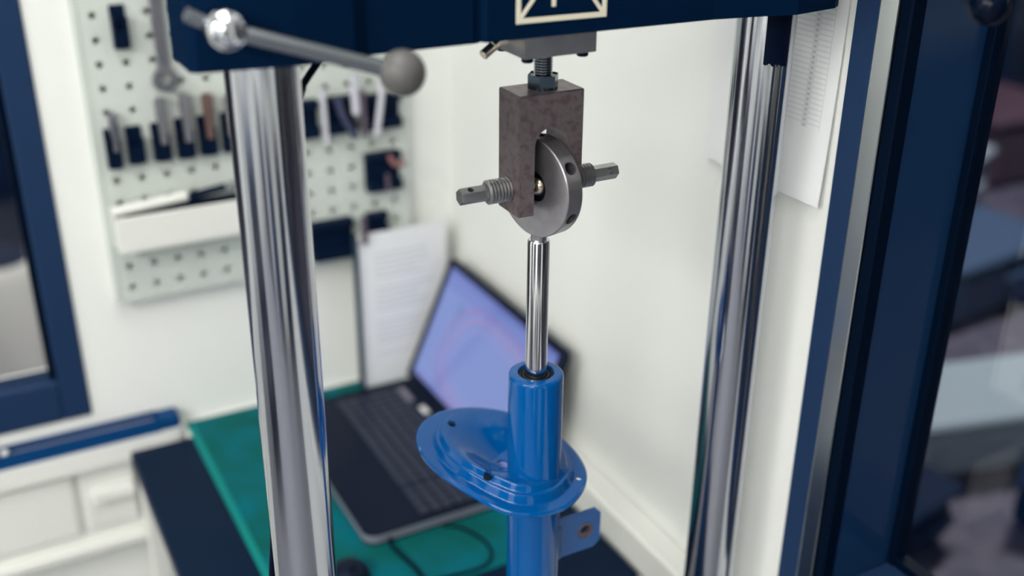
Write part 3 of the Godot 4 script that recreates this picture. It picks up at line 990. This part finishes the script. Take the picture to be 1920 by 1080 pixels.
func pegboard() -> void:
	var zb := -0.8822
	var t := thing("tool_board", P(-0.0233, -0.7982, WALL_Z), "pale grey perforated tool board on the white wall", "pegboard")
	var x0 := -0.2591
	var px := 0.039
	var y0 := -0.7713
	var py := 0.0368
	var nx := 13
	var ny := 18
	var r := 0.0055
	var mb := MB.new()
	var angles := []
	var corner := atan2(py, px)
	for k in 17:
		angles.append(TAU * k / 16.0)
	for k in [corner, PI - corner, PI + corner, TAU - corner]:
		angles.append(k)
	angles.sort()
	for i in nx:
		for j in ny:
			var c := P(x0 + px * i, y0 + py * j, zb)
			for k in angles.size() - 1:
				var g0: float = angles[k]
				var g1: float = angles[k + 1]
				var sq := func(g: float) -> Vector3:
					var d := Vector2.from_angle(g)
					var f := minf(px * 0.5 / maxf(absf(d.x), 1e-6), py * 0.5 / maxf(absf(d.y), 1e-6))
					return c + Vector3(d.x * f, d.y * f, 0)
				var a := c + Vector3(cos(g0), sin(g0), 0) * r
				var b := c + Vector3(cos(g1), sin(g1), 0) * r
				var s0: Vector3 = sq.call(g0)
				var s1: Vector3 = sq.call(g1)
				mb.quad(a, s0, s1, b)
				var dz := Vector3(0, 0, -0.003)
				mb.quad(a, b, b + dz, a + dz)
	var xl := x0 - px * 0.5
	var xr := x0 + px * (nx - 0.5)
	var yl := y0 - py * 0.5
	var yh := y0 + py * (ny - 0.5)
	mb.span(P(-0.2862, -0.7982, WALL_Z), P(xl, yh + 0.008, zb), 0.001)
	mb.span(P(xr, -0.7982, WALL_Z), P(0.2396, yh + 0.008, zb), 0.001)
	mb.span(P(xl, -0.7982, WALL_Z), P(xr, yl, zb), 0.001)
	mb.span(P(xl, yh, WALL_Z), P(xr, yh + 0.008, zb), 0.001)
	part("perforated_sheet", mb, M.pegboard, t)

	# clip holders with sockets and bits; [left, right, top, bottom, label, bit or null]
	var clips := [
		[-0.2353, -0.213, -0.3159, -0.3816, "black clip holder alone at the top left of the tool board", []],
		[-0.2694, -0.2479, -0.5014, -0.565, "leftmost black clip holder of the row, holding a bit", [-0.2543, -0.4738, 0.0072]],
		[-0.2374, -0.213, -0.5014, -0.5618, "empty black clip holder, second of the row on the board", []],
		[-0.1988, -0.1732, -0.5009, -0.5629, "third black clip holder of the row from the board's left edge", [-0.1821, -0.46, 0.0085]],
		[-0.162, -0.1356, -0.4982, -0.5639, "fourth black clip holder of the row from the board's left edge", [-0.1439, -0.4575, 0.0095]],
		[-0.1261, -0.1001, -0.4982, -0.5639, "fifth black clip holder of the row, behind the brownish bit", [-0.1091, -0.4616, 0.0090]],
		[-0.089, -0.0614, -0.4982, -0.5639, "sixth black clip holder of the row, beside the left steel column", [-0.0756, -0.4674, 0.0080]],
	]
	var words := ["", "slim grey steel bit in the leftmost clip of the row", "", "short grey steel bit in the third clip of the row", "broad grey steel bit in the fourth clip of the row", "brownish steel bit in the fifth clip of the row", "grey steel bit half hidden by the left steel column"]
	var z0 := zb
	for k in clips.size():
		var c: Array = clips[k]
		var cx: float = (c[0] + c[1]) * 0.5
		var h := thing("clip_holder", P(cx, c[3], z0), c[4], "tool holder", "black clip holders on the tool board")
		part("holder_plate", MB.new().span(P(c[0], c[3], z0), P(c[1], c[2], z0 + 0.006), 0.001), M.holder, h)
		for s in [0, 1]:
			var e: float = c[0] if s == 0 else c[1] - 0.004
			part("jaw", MB.new().span(P(e, c[3] + 0.004, z0 + 0.006), P(e + 0.004, c[2] - 0.016, z0 + 0.022), 0.001), M.holder, h)
		part("stop", MB.new().span(P(c[0] + 0.004, c[3] + 0.002, z0 + 0.006), P(c[1] - 0.004, c[3] + 0.030, z0 + 0.019), 0.001), M.holder, h)
		if c[5]:
			var q: Array = c[5]
			var bit := MB.new()
			var rr: float = q[2]
			bit.lathe([Vector2(0, c[3] + 0.031), Vector2(rr * 0.8, c[3] + 0.031), Vector2(rr * 0.8, q[1] - 0.03), Vector2(rr, q[1] - 0.028), Vector2(rr, q[1] - 0.001), Vector2(rr - 0.001, q[1]), Vector2(rr * 0.55, q[1]), Vector2(rr * 0.5, q[1] - 0.008), Vector2(0, q[1] - 0.008)], P(q[0], 0.0, z0 + 0.0160), Vector3.UP, 20)
			solo("socket_bit", bit, flat(Color(0.50, 0.40, 0.38), 0.35, 0.7) if k == 5 else M.steel, P(q[0], c[3] + 0.031, z0 + 0.0135), words[k], "bit", "bits in the clip row")
	# wider holders to the right of the column, with pliers and keys in them
	var wide := [
		[0.0297, 0.0721, -0.494, -0.5576, "dark holder partly behind the right edge of the left column, in the pliers row"],
		[0.0856, 0.1371, -0.494, -0.5565, "dark wide holder in the middle of the pliers row"],
		[0.1495, 0.2195, -0.4982, -0.5586, "dark wide holder at the right end of the pliers row, under the grey ball knob"],
		[0.1524, 0.2163, -0.601, -0.671, "square dark holder alone near the board's right edge with a reddish tool"],
		[0.0456, 0.122, -0.7113, -0.7833, "dark wide holder low on the board, left of the folder's top"],
		[0.1495, 0.1877, -0.7113, -0.7515, "small dark holder low on the board just above the paper folder"],
	]
	for k in wide.size():
		var c: Array = wide[k]
		var h := thing("tool_holder", P((c[0] + c[1]) * 0.5, c[3], z0), c[4], "tool holder", "wide dark holders on the tool board")
		part("holder_plate", MB.new().span(P(c[0], c[3], z0), P(c[1], c[2], z0 + 0.008), 0.001), M.holder, h)
		part("shelf", MB.new().span(P(c[0], c[3] + 0.001, z0 + 0.008), P(c[1], c[3] + 0.020, z0 + 0.022), 0.001), M.holder, h)
		part("lip", MB.new().span(P(c[0], c[2] - 0.014, z0 + 0.008), P(c[1], c[2], z0 + 0.020), 0.001), M.holder, h)
	handled("hex_key", [P(0.0769, -0.4717, -0.8557), P(0.0785, -0.5194, -0.8557), P(0.0801, -0.5671, -0.8567)], 0.0045, M.pale_grip, "thin pale grip hanging between the first two dark holders right of the left column", "tool")
	handled("screwdriver", [P(0.1294, -0.4505, -0.8525), P(0.1315, -0.477, -0.8525), P(0.1331, -0.521, -0.8535)], 0.0072, M.pale_grip, "thick pale handle standing up from the middle dark holder of the pliers row", "screwdriver")
	handled("pliers_grip", [P(0.0997, -0.4897, -0.8504), P(0.1092, -0.5247, -0.8504), P(0.1294, -0.5618, -0.8525)], 0.0060, flat(rgb(58, 62, 92), 0.5), "dark violet grip slanting across the middle holder of the pliers row", "pliers")
	handled("file", [P(0.1447, -0.4823, -0.8525), P(0.1458, -0.5194, -0.8525), P(0.1474, -0.5618, -0.8525)], 0.0050, M.grip, "mauve bar between the middle and the right holder of the pliers row", "file")
	handled("scriber", [P(0.1813, -0.4611, -0.8482), P(0.1771, -0.4982, -0.8482), P(0.1675, -0.5618, -0.8504)], 0.0056, M.pale_grip, "long pale tool slanting across the right holder of the pliers row", "tool")
	handled("tweezers", [P(0.1887, -0.6031, -0.8525), P(0.1993, -0.6201, -0.8482), P(0.2163, -0.6169, -0.8482)], 0.0046, M.red_grip, "small reddish tool lying across the square dark holder", "tool")
	handled("clip_pin", [P(0.1845, -0.636, -0.8525), P(0.1845, -0.6519, -0.8525), P(0.1856, -0.6678, -0.8525)], 0.0040, M.grip, "mauve peg upright in the square dark holder", "peg")
	handled("marker", [P(0.1357, -0.7081, -0.8525), P(0.1363, -0.7314, -0.8525), P(0.1368, -0.7579, -0.8525)], 0.0052, M.grip, "mauve marker between the two low dark holders", "marker")
	# ring spanner hanging at the top
	var sp := thing("ring_spanner", P(-0.1685, -0.4558, z0), "grey steel ring spanner hanging at the top of the tool board", "spanner")
	part("shank", MB.new().box(P(-0.168, -0.3339, z0 + 0.012), Vector3(0.021, 0.165, 0.006), 0.0025), M.steel, sp)
	var ro := P(-0.1685, -0.4325, z0 + 0.012)
	part("ring_head", MB.new().lathe([Vector2(0.0105, -0.006), Vector2(0.0175, -0.006), Vector2(0.0190, -0.004), Vector2(0.0190, 0.004), Vector2(0.0175, 0.006), Vector2(0.0105, 0.006)], ro, Vector3.BACK, 40, true), M.steel, sp)
	part("hook", MB.new().cyl(P(-0.1685, -0.265, z0 - 0.002), P(-0.1685, -0.265, z0 + 0.02), 0.003), M.steel, sp)
	# white tray with tools lying in it
	var tr := thing("tool_tray", P(-0.1611, -0.6964, z0), "white shallow tray hooked to the tool board, with tools lying in it", "tray")
	part("tray_front", MB.new().span(P(-0.2734, -0.6943, z0 + 0.036), P(-0.018, -0.636, z0 + 0.040), 0.0015), M.white, tr)
	part("tray_floor", MB.new().span(P(-0.2734, -0.6964, z0), P(-0.018, -0.6911, z0 + 0.040), 0.001), M.white, tr)
	part("tray_side", MB.new().span(P(-0.2755, -0.6943, z0), P(-0.2734, -0.6275, z0 + 0.039), 0.0008), M.white, tr)
	part("tray_side", MB.new().span(P(-0.018, -0.6943, z0), P(-0.0158, -0.6275, z0 + 0.039), 0.0008), M.white, tr)
	solo("white_tube", MB.new().cyl(P(-0.2771, -0.6286, z0 + 0.026), P(-0.1589, -0.6201, z0 + 0.024), 0.0082, 0.002), M.white, P(-0.2141, -0.636, z0 + 0.02), "bright white tube lying along the left half of the white tray", "tube")
	var ra := thing("ratchet", P(-0.1081, -0.636, z0 + 0.02), "dark ratchet with chrome end lying in the right half of the white tray", "ratchet")
	part("ratchet_grip", MB.new().cyl(P(-0.1568, -0.6233, z0 + 0.022), P(-0.0953, -0.6159, z0 + 0.022), 0.0062, 0.002), M.holder, ra)
	part("ratchet_head", MB.new().cyl(P(-0.0953, -0.6159, z0 + 0.022), P(-0.0604, -0.6127, z0 + 0.022), 0.0075, 0.002), M.chrome, ra)
	solo("socket_rail", MB.new().span(P(-0.2565, -0.6466, z0 + 0.004), P(-0.0657, -0.6339, z0 + 0.018), 0.002), M.holder, P(-0.1611, -0.6466, z0 + 0.01), "dark rail lying behind the white tube in the white tray", "rail")


func handled(called: String, pts: Array, r: float, m: Material, label: String, category: String) -> void:
	solo(called, MB.new().sweep(pts, r, 14, 6), m, pts[2], label, category, "tools in the wide holders")


func desk_and_laptop() -> void:
	var t := thing("desk", P(-0.0127, -1.75, -0.4756), "dark navy desk in the corner behind the testing machine", "desk")
	part("desk_top", MB.new().span(P(-0.3074, -1.0897, -0.854), P(0.2873, -1.06, -0.1841), 0.003), M.desk, t)
	part("desk_rail", MB.new().span(P(-0.2098, -1.113, WALL_Z), P(0.2873, -1.06, -0.854), 0.001), M.white, t)
	for q in [[-0.2883, -0.8254], [-0.2883, -0.2106], [0.2629, -0.8254], [0.2629, -0.2106]]:
		part("leg", MB.new().span(P(q[0] - 0.015, -1.75, q[1] - 0.015), P(q[0] + 0.015, -1.0897, q[1] + 0.015), 0.002), M.white, t)
	var mt := thing("cutting_mat", P(-0.0445, -1.06, -0.5816), "teal green cutting mat covering the desk under the laptop", "mat")
	part("mat_sheet", MB.new().span(P(-0.2024, -1.06, -0.8996), P(0.2311, -1.0574, -0.2901), 0.0008), M.mat, mt)
	tag(part("mat_border", MB.new().span(P(-0.2024, -1.0575, -0.8996), P(-0.1908, -1.057, -0.2901), 0.0001), M.mat_edge, mt), "lighter green edge strip")
	# laptop, turned so that the hinge runs along the right wall
	var y0 := -1.0563
	var yt := -1.0388
	var l := thing("laptop", P(0.0806, y0 - 0.001, -0.6187), "open black laptop with a lit violet screen on the teal mat", "laptop")
	var outline := PackedVector2Array()
	for c in [[0.2046, -0.4173, 0.012, 0.0], [-0.045, -0.4173, 0.020, 90.0], [-0.045, -0.8307, 0.020, 180.0], [0.2046, -0.8307, 0.012, 270.0]]:
		for i in 6:
			var g := deg_to_rad(c[3] + 18.0 * i)
			var rr: float = c[2]
			var sx: float = c[0] - (rr if c[0] > 0 else -rr) + rr * cos(g)
			var sz: float = c[1] + (-rr if c[1] > -0.5816 else rr) + rr * sin(g)
			outline.append(Vector2(sx, sz))
	part("base", MB.new().prism(outline, P(0, 0, 0), Vector3.RIGHT, Vector3.BACK, -y0 + 0.001, -yt, 0.002), M.laptop, l)
	part("side_trim", MB.new().prism(MB.inset(outline, -0.0012), P(0, 0, 0), Vector3.RIGHT, Vector3.BACK, -y0 - 0.004, -yt + 0.0018, 0.001), M.silver, l)
	part("key_bed", MB.new().span(P(0.0488, yt - 0.001, -0.8095), P(0.1697, yt + 0.0004, -0.4353), 0.0003), M.laptop, l)
	var key_mesh := MB.new().box(Vector3.ZERO, Vector3(0.0157, 0.003, 0.0161), 0.001).mesh()
	for row in 6:
		for c in 19:
			if row == 0 and c > 4 and c < 9:
				continue
			var k := MeshInstance3D.new()
			k.name = "key"
			k.mesh = key_mesh
			k.material_override = M.key
			l.add_child(k, true)
			var kz := -0.7999 + c * 0.0197 + (0.004 if c > 14 else 0.0)
			k.position = P(0.0583 + row * 0.0201, yt + 0.0016, kz) - origin[l]
	part("space_bar", MB.new().box(P(0.0583, yt + 0.0016, -0.6718), Vector3(0.0157, 0.003, 0.0753), 0.001), M.key, l)
	part("touchpad", MB.new().span(P(-0.036, yt - 0.0005, -0.7141), P(0.034, yt + 0.0006, -0.6081), 0.0003), M.laptop, l)
	tag(part("sticker", MB.new().span(P(0.1675, yt - 0.0002, -0.8063), P(0.1802, yt + 0.0007, -0.7533), 0.0002), flat(rgb(120, 116, 128), 0.5), l), "dull grey printed strip above the keys")
	tag(part("sticker", MB.new().span(P(0.176, yt - 0.0002, -0.7278), P(0.1877, yt + 0.0007, -0.7003), 0.0002), M.label, l), "small white sticker beside the screen hinge")
	part("hinge_bar", MB.new().cyl(P(0.1993, yt + 0.002, -0.8148), P(0.1993, yt + 0.002, -0.4332), 0.0055, 0.001), M.laptop, l)
	# lid: rises from the hinge and leans back to the wall
	var hinge := P(0.2036, -1.0367, 0)
	var up := (P(0.3011, -0.812, 0) - hinge).normalized()
	var len := hinge.distance_to(P(0.3011, -0.812, 0))
	var face := Vector3(0, 0, 1).cross(up).normalized()      # towards the user
	var zc := -0.6293
	var lid := PackedVector2Array()
	for c in [[0.208, len, 0.0], [-0.217, len, 90.0], [-0.217, 0.0, 180.0], [0.208, 0.0, 270.0]]:
		var rr := 0.016 if c[1] > 0.0 else 0.004
		for i in 6:
			var g := deg_to_rad(c[2] + 18.0 * i)
			lid.append(Vector2(c[0] - signf(c[0]) * rr + rr * cos(g), c[1] + (-rr if c[1] > 0 else rr) + rr * sin(g)))
	var lo := hinge + Vector3(0, 0, zc)
	part("lid", MB.new().prism(lid, lo, Vector3.BACK, up, -0.008, 0.0, 0.0015), M.laptop, l)
	var scr := MeshInstance3D.new()
	scr.name = "screen"
	l.add_child(scr)
	scr.position = lo + face * 0.0009 + up * (0.013 + 0.1 * 1.0) + Vector3(0, 0, -0.0045) - origin[l]
	var sm := MB.new()
	var hw := 0.1925
	var hh := (len - 0.030) * 0.5
	scr.position = lo + face * 0.0006 + up * (0.017 + hh) + Vector3(0, 0, -0.0045) - origin[l]
	var u := Vector3.BACK
	# a thin slab so that the panel has an edge
	sm.quad(-u * hw - up * hh, u * hw - up * hh, u * hw + up * hh, -u * hw + up * hh)
	sm.quad(-u * hw - up * hh - face * 0.0006, -u * hw - up * hh, -u * hw + up * hh, -u * hw + up * hh - face * 0.0006)
	sm.quad(u * hw - up * hh, u * hw - up * hh - face * 0.0006, u * hw + up * hh - face * 0.0006, u * hw + up * hh)
	scr.mesh = sm.mesh()
	scr.material_override = screen_material()
	# a weak glow of the panel on its surroundings
	var gl := AreaLight3D.new()
	gl.name = "screen_light"
	gl.area_size = Vector2(hw * 2, hh * 2)
	gl.light_energy = 0.02
	gl.light_color = Color(0.62, 0.67, 1.0)
	gl.shadow_enabled = true
	gl.area_range = 10.0
	gl.area_attenuation = 2.0
	l.add_child(gl)
	gl.transform = Transform3D(Basis(-u, up, -u.cross(up) * 1.0 if (-u).cross(up).dot(face) > 0 else u.cross(up)), scr.position + face * 0.004)
	gl.look_at_from_position(scr.position + origin[l] + face * 0.004, scr.position + origin[l] + face, up)
	# cords and mouse on the mat
	var y := -1.0574
	solo("cord", MB.new().sweep([P(-0.0095, y + 0.010, -0.4141), P(-0.0116, y + 0.004, -0.4014), P(-0.0074, y + 0.003, -0.377), P(0.0, y + 0.003, -0.3325), P(-0.0021, y + 0.003, -0.2954)], 0.003, 10), M.black, P(-0.0074, y, -0.3696), "short black cord coming out of the laptop's front side", "cord")
	solo("cord", MB.new().sweep([P(0.0774, y + 0.0022, -0.412), P(0.0997, y + 0.0022, -0.3961), P(0.1167, y + 0.0022, -0.3537), P(0.1135, y + 0.0022, -0.3187), P(0.088, y + 0.0022, -0.2975), P(0.0297, y + 0.0022, -0.3017), P(-0.0339, y + 0.0022, -0.3166), P(-0.0604, y + 0.0022, -0.3293)], 0.0022, 10), M.black, P(0.0827, y, -0.3484), "black cord looping over the teal mat near the blue shock tube", "cord")
	var ms := thing("computer_mouse", P(-0.0953, y, -0.3611), "black computer mouse at the front of the teal mat beside the left column", "mouse")
	part("shell", MB.new().lathe([Vector2(0, 0), Vector2(0.026, 0), Vector2(0.031, 0.006), Vector2(0.029, 0.016), Vector2(0.022, 0.025), Vector2(0.010, 0.030), Vector2(0, 0.031)], P(-0.0953, y, -0.3611), Vector3.UP, 40), M.laptop, ms)
	part("scroll_wheel", MB.new().cyl(P(-0.0985, y + 0.029, -0.3484), P(-0.0922, y + 0.029, -0.3484), 0.004), M.black, ms)
	# long blue bar on the sill board
	var yb := -1.0462
	var b := thing("spirit_level", P(-0.3943, yb, -0.889), "long blue bar with a dark slot lying on the white sill under the window", "level")
	part("rail_front", MB.new().span(P(-0.8183, yb, -0.8741), P(-0.248, yb + 0.026, -0.8678), 0.0015), M.level, b)
	part("rail_back", MB.new().span(P(-0.8183, yb, -0.9038), P(-0.248, yb + 0.026, -0.8974), 0.0015), M.level, b)
	part("rail_floor", MB.new().span(P(-0.8183, yb, -0.8974), P(-0.248, yb + 0.006, -0.8741), 0.0), M.black, b)
	part("end_block", MB.new().span(P(-0.2501, yb, -0.9038), P(-0.2151, yb + 0.026, -0.8678), 0.004), M.level, b)
	part("insert", MB.new().span(P(-0.6275, yb + 0.005, -0.8868), P(-0.2565, yb + 0.022, -0.8752), 0.0015), M.level_grey, b)
	part("vial", MB.new().ball(P(-0.4971, yb + 0.028, -0.8762), 0.006), M.label, b)


func screen_material() -> StandardMaterial3D:
	var w := 512
	var h := 300
	var im := Image.create(w, h, false, Image.FORMAT_RGB8)
	var base := Color8(130, 150, 212)
	im.fill(base)
	# window bars and columns of a measuring program
	im.fill_rect(Rect2i(0, 0, w, 14), Color8(100, 116, 190))
	im.fill_rect(Rect2i(0, 14, w, 34), Color8(118, 136, 206))
	im.fill_rect(Rect2i(0, h - 12, w, 12), Color8(120, 130, 200))
	im.fill_rect(Rect2i(96, 58, 10, 70), Color8(96, 134, 186))
	im.fill_rect(Rect2i(98, 66, 12, 28), Color8(72, 136, 168))
	im.fill_rect(Rect2i(120, 60, 2, 220), Color8(138, 150, 212))
	# closed curves of the damper test
	for ring in [[0.43, Color8(160, 122, 184)], [0.36, Color8(178, 138, 192)], [0.29, Color8(150, 156, 214)]]:
		var q: float = ring[0]
		for i in 2600:
			var g := TAU * i / 2600.0
			var sx := signf(cos(g)) * pow(absf(cos(g)), 0.72)
			var sy := signf(sin(g)) * pow(absf(sin(g)), 0.62)
			var x := int(w * (0.56 + q * 0.92 * sx + 0.06 * sy))
			var y := int(h * (0.56 - q * 0.98 * sy + 0.05 * sx))
			im.fill_rect(Rect2i(clampi(x, 0, w - 6), clampi(y, 0, h - 6), 6, 6), ring[1])
	var m := flat(rgb(10, 12, 24), 0.15)
	m.emission_enabled = true
	m.emission_texture = ImageTexture.create_from_image(im)
	m.emission = Color.BLACK
	m.emission_operator = BaseMaterial3D.EMISSION_OP_ADD
	m.emission_energy_multiplier = 0.52
	return m


func printed(seed_no: int, table: bool) -> StandardMaterial3D:
	var im := Image.create(256, 362, false, Image.FORMAT_RGB8)
	im.fill(Color8(232, 234, 236))
	var rg := RandomNumberGenerator.new()
	rg.seed = seed_no
	var ink := Color8(206, 208, 212)
	if table:
		for k in 30:
			im.fill_rect(Rect2i(158, 96 + k * 6, 78, 1), ink)
			im.fill_rect(Rect2i(204, 98 + k * 6, 6, 3), Color8(186, 190, 196))
		for x in [158, 202, 212, 235]:
			im.fill_rect(Rect2i(x, 96, 1, 180), ink)
		im.fill_rect(Rect2i(186, 88, 46, 4), Color8(150, 158, 160))
		for k in 7:
			im.fill_rect(Rect2i(22, 50 + k * 16, rg.randi_range(50, 96), 3), ink)
	else:
		for k in 19:
			if k % 6 != 5:
				im.fill_rect(Rect2i(46, 50 + k * 13, rg.randi_range(110, 172), 4), ink)
	var m := flat(Color.WHITE, 0.7)
	m.albedo_texture = ImageTexture.create_from_image(im)
	return m


func sheet(mb: MB, o: Vector3, u: Vector3, v: Vector3, wide: float, high: float, bulge: Callable, out: Vector3) -> void:
	# a sheet of paper from its top left corner o, bent outwards by bulge(s, t)
	var nu := 24
	var nv := 24
	var s := mb.V.size()
	for layer in [0.0, -0.0004]:
		for j in nv + 1:
			for i in nu + 1:
				var a := float(i) / nu
				var b := float(j) / nv
				var e := 0.01
				var at := func(p: float, q: float) -> Vector3:
					return o + u * wide * p + v * high * q + out * (bulge.call(p, q) + layer)
				var n: Vector3 = (at.call(a + e, b) - at.call(a - e, b)).cross(at.call(a, b + e) - at.call(a, b - e)).normalized()
				if n.dot(out) < 0:
					n = -n
				mb.vert(at.call(a, b), n if layer == 0.0 else -n, Vector2(a, b))
	var flip := u.cross(v).dot(out) > 0.0
	for layer in 2:
		for j in nv:
			for i in nu:
				var a := s + layer * (nu + 1) * (nv + 1) + j * (nu + 1) + i
				var b := a + nu + 1
				if flip == (layer == 0):
					mb.I.append_array([a, b + 1, a + 1, a, b, b + 1])
				else:
					mb.I.append_array([a, a + 1, b + 1, a, b + 1, b])


func papers() -> void:
	# sheet with a table on the right wall; its lower corners curl away from the wall
	var mb := MB.new()
	sheet(mb, P(WALL_X - 0.002, -0.0848, -0.1639), Vector3.BACK, Vector3.DOWN, 0.203, 0.335, func(a: float, b: float) -> float: return 0.0015 + 0.007 * pow(clampf(b, 0, 1), 3.0) * (0.6 + 0.4 * clampf(a, 0, 1)) + 0.004 * sin(PI * clampf(a, 0, 1)) * clampf(b, 0, 1), Vector3.LEFT)
	solo("paper_sheet", mb, printed(5, true), P(WALL_X - 0.004, -0.318, -0.0516), "white sheet with a printed table stuck to the right wall, its bottom curling", "paper")
	# folder of papers standing on the mat against the tool board
	var t := thing("paper_folder", P(0.1993, -1.0574, -0.8622), "white paper folder with dark spine standing against the wall left of the laptop", "folder")
	part("spine", MB.new().box(P(0.1193, -0.8957, -0.8579), Vector3(0.008, 0.318, 0.012), 0.002), flat(rgb(20, 48, 66), 0.5), t)
	part("back_board", MB.new().span(P(0.1209, -1.0568, -0.8659), P(0.2969, -0.7462, -0.8637), 0.0005), M.white, t)
	mb = MB.new()
	sheet(mb, P(0.1235, -0.7431, -0.8622), Vector3.RIGHT, Vector3.DOWN, 0.175, 0.3106, func(a: float, b: float) -> float: return 0.001 + 0.004 * sin(PI * clampf(a, 0, 1)) * (1.0 - 0.6 * clampf(b, 0, 1)), Vector3.BACK)
	part("paper", mb, printed(9, false), t)
	part("paper_clip", MB.new().box(P(0.1315, -0.7484, -0.8584), Vector3(0.020, 0.010, 0.010), 0.002), M.label, t)


func hall() -> void:
	# the workshop beyond the windows
	struct("wall_outer", MB.new().span(Vector3(-4.5, 0, -7.2), Vector3(9.5, 4.6, -7.0), 0.0), M.hall_wall)
	struct("wall_outer", MB.new().span(Vector3(9.5, 0, -7.2), Vector3(9.7, 4.6, 6.0), 0.0), M.hall_wall)
	struct("wall_outer", MB.new().span(Vector3(-4.7, 0, -7.2), Vector3(-4.5, 4.6, 6.0), 0.0), M.hall_wall)
	struct("wall_outer", MB.new().span(Vector3(-4.7, 0, 6.0), Vector3(9.7, 4.6, 6.2), 0.0), M.hall_wall)
	struct("ceiling", MB.new().span(Vector3(-4.7, 4.6, -7.2), Vector3(9.7, 4.8, 6.2), 0.0), M.hall_wall)
	var t: Node3D
	# [x, z, length x, height, length z, turn, material, label, kind]
	for c in [
		[1.44, -0.69, 0.24, 0.16, 0.22, 0.2, M.hall_dark, "dark navy crate lowest behind the right window, beside its black seal", "crate"],
		[1.80, -0.52, 0.14, 0.16, 0.14, 0.5, M.hall_dark, "small dark box low at the right edge of the picture behind the window", "box"],
		[2.02, -0.86, 0.72, 0.20, 0.30, -0.25, M.hall_pale, "long pale blue crate in the middle of the view behind the right window", "crate"],
		[2.22, -1.50, 0.22, 0.24, 0.22, 0.3, M.hall_dark, "dark blob-like crate behind the pale blue crate in the workshop", "crate"],
		[2.75, -1.62, 0.60, 0.24, 0.36, 0.1, M.hall_slate, "slate blue crate behind the pale crate in the workshop", "crate"],
		[3.20, -2.20, 0.36, 0.34, 0.34, 0.4, M.hall_pale, "upright pale blue box higher in the view behind the right window", "box"],
		[4.05, -2.60, 0.60, 0.34, 0.50, 0.0, M.hall_plum, "plum coloured crate near the right edge behind the window", "crate"],
		[5.30, -3.70, 1.10, 0.85, 0.80, 0.2, M.hall_dark, "big dark machine cabinet farthest up behind the right window", "cabinet"],
		[7.20, -4.90, 1.60, 1.30, 0.50, 0.3, M.hall_sage, "pale sage cupboard at the far wall of the workshop", "cupboard"],
		[-0.30, -3.75, 1.70, 1.35, 0.50, 0.0, M.hall_dark, "tall dark cabinet standing behind the left window", "cabinet"],
	]:
		var at := Vector3(c[0], 0, c[1])
		var B := Basis(Vector3.UP, c[5])
		t = thing("workshop_" + c[8], at, c[7], c[8], "crates and cabinets in the workshop")
		part("body", MB.new().box(at + Vector3(0, c[3] * 0.45, 0), Vector3(c[2], c[3] * 0.9, c[4]), 0.04, B), c[6], t)
		part("lid", MB.new().box(at + Vector3(0, c[3] * 0.95, 0), Vector3(c[2] + 0.02, c[3] * 0.1, c[4] + 0.02), 0.012, B), c[6], t)
		part("handle", MB.new().box(at + B * Vector3(0, c[3] * 0.62, c[4] * 0.5 + 0.01), Vector3(0.12, 0.03, 0.03), 0.01, B), c[6], t)
	# white drum behind the left window
	t = thing("white_drum", Vector3(-0.40, 0, -2.62), "white round drum on the floor behind the left window", "drum")
	part("drum_shell", MB.new().lathe([Vector2(0, 0), Vector2(0.13, 0), Vector2(0.13, 0.34), Vector2(0.11, 0.38), Vector2(0, 0.38)], Vector3(-0.40, 0, -2.62), Vector3.UP, 40), M.white, t)
	part("drum_lid", MB.new().lathe([Vector2(0, 0.38), Vector2(0.08, 0.38), Vector2(0.08, 0.40), Vector2(0, 0.41)], Vector3(-0.40, 0, -2.62), Vector3.UP, 40), M.hall_dark, t)
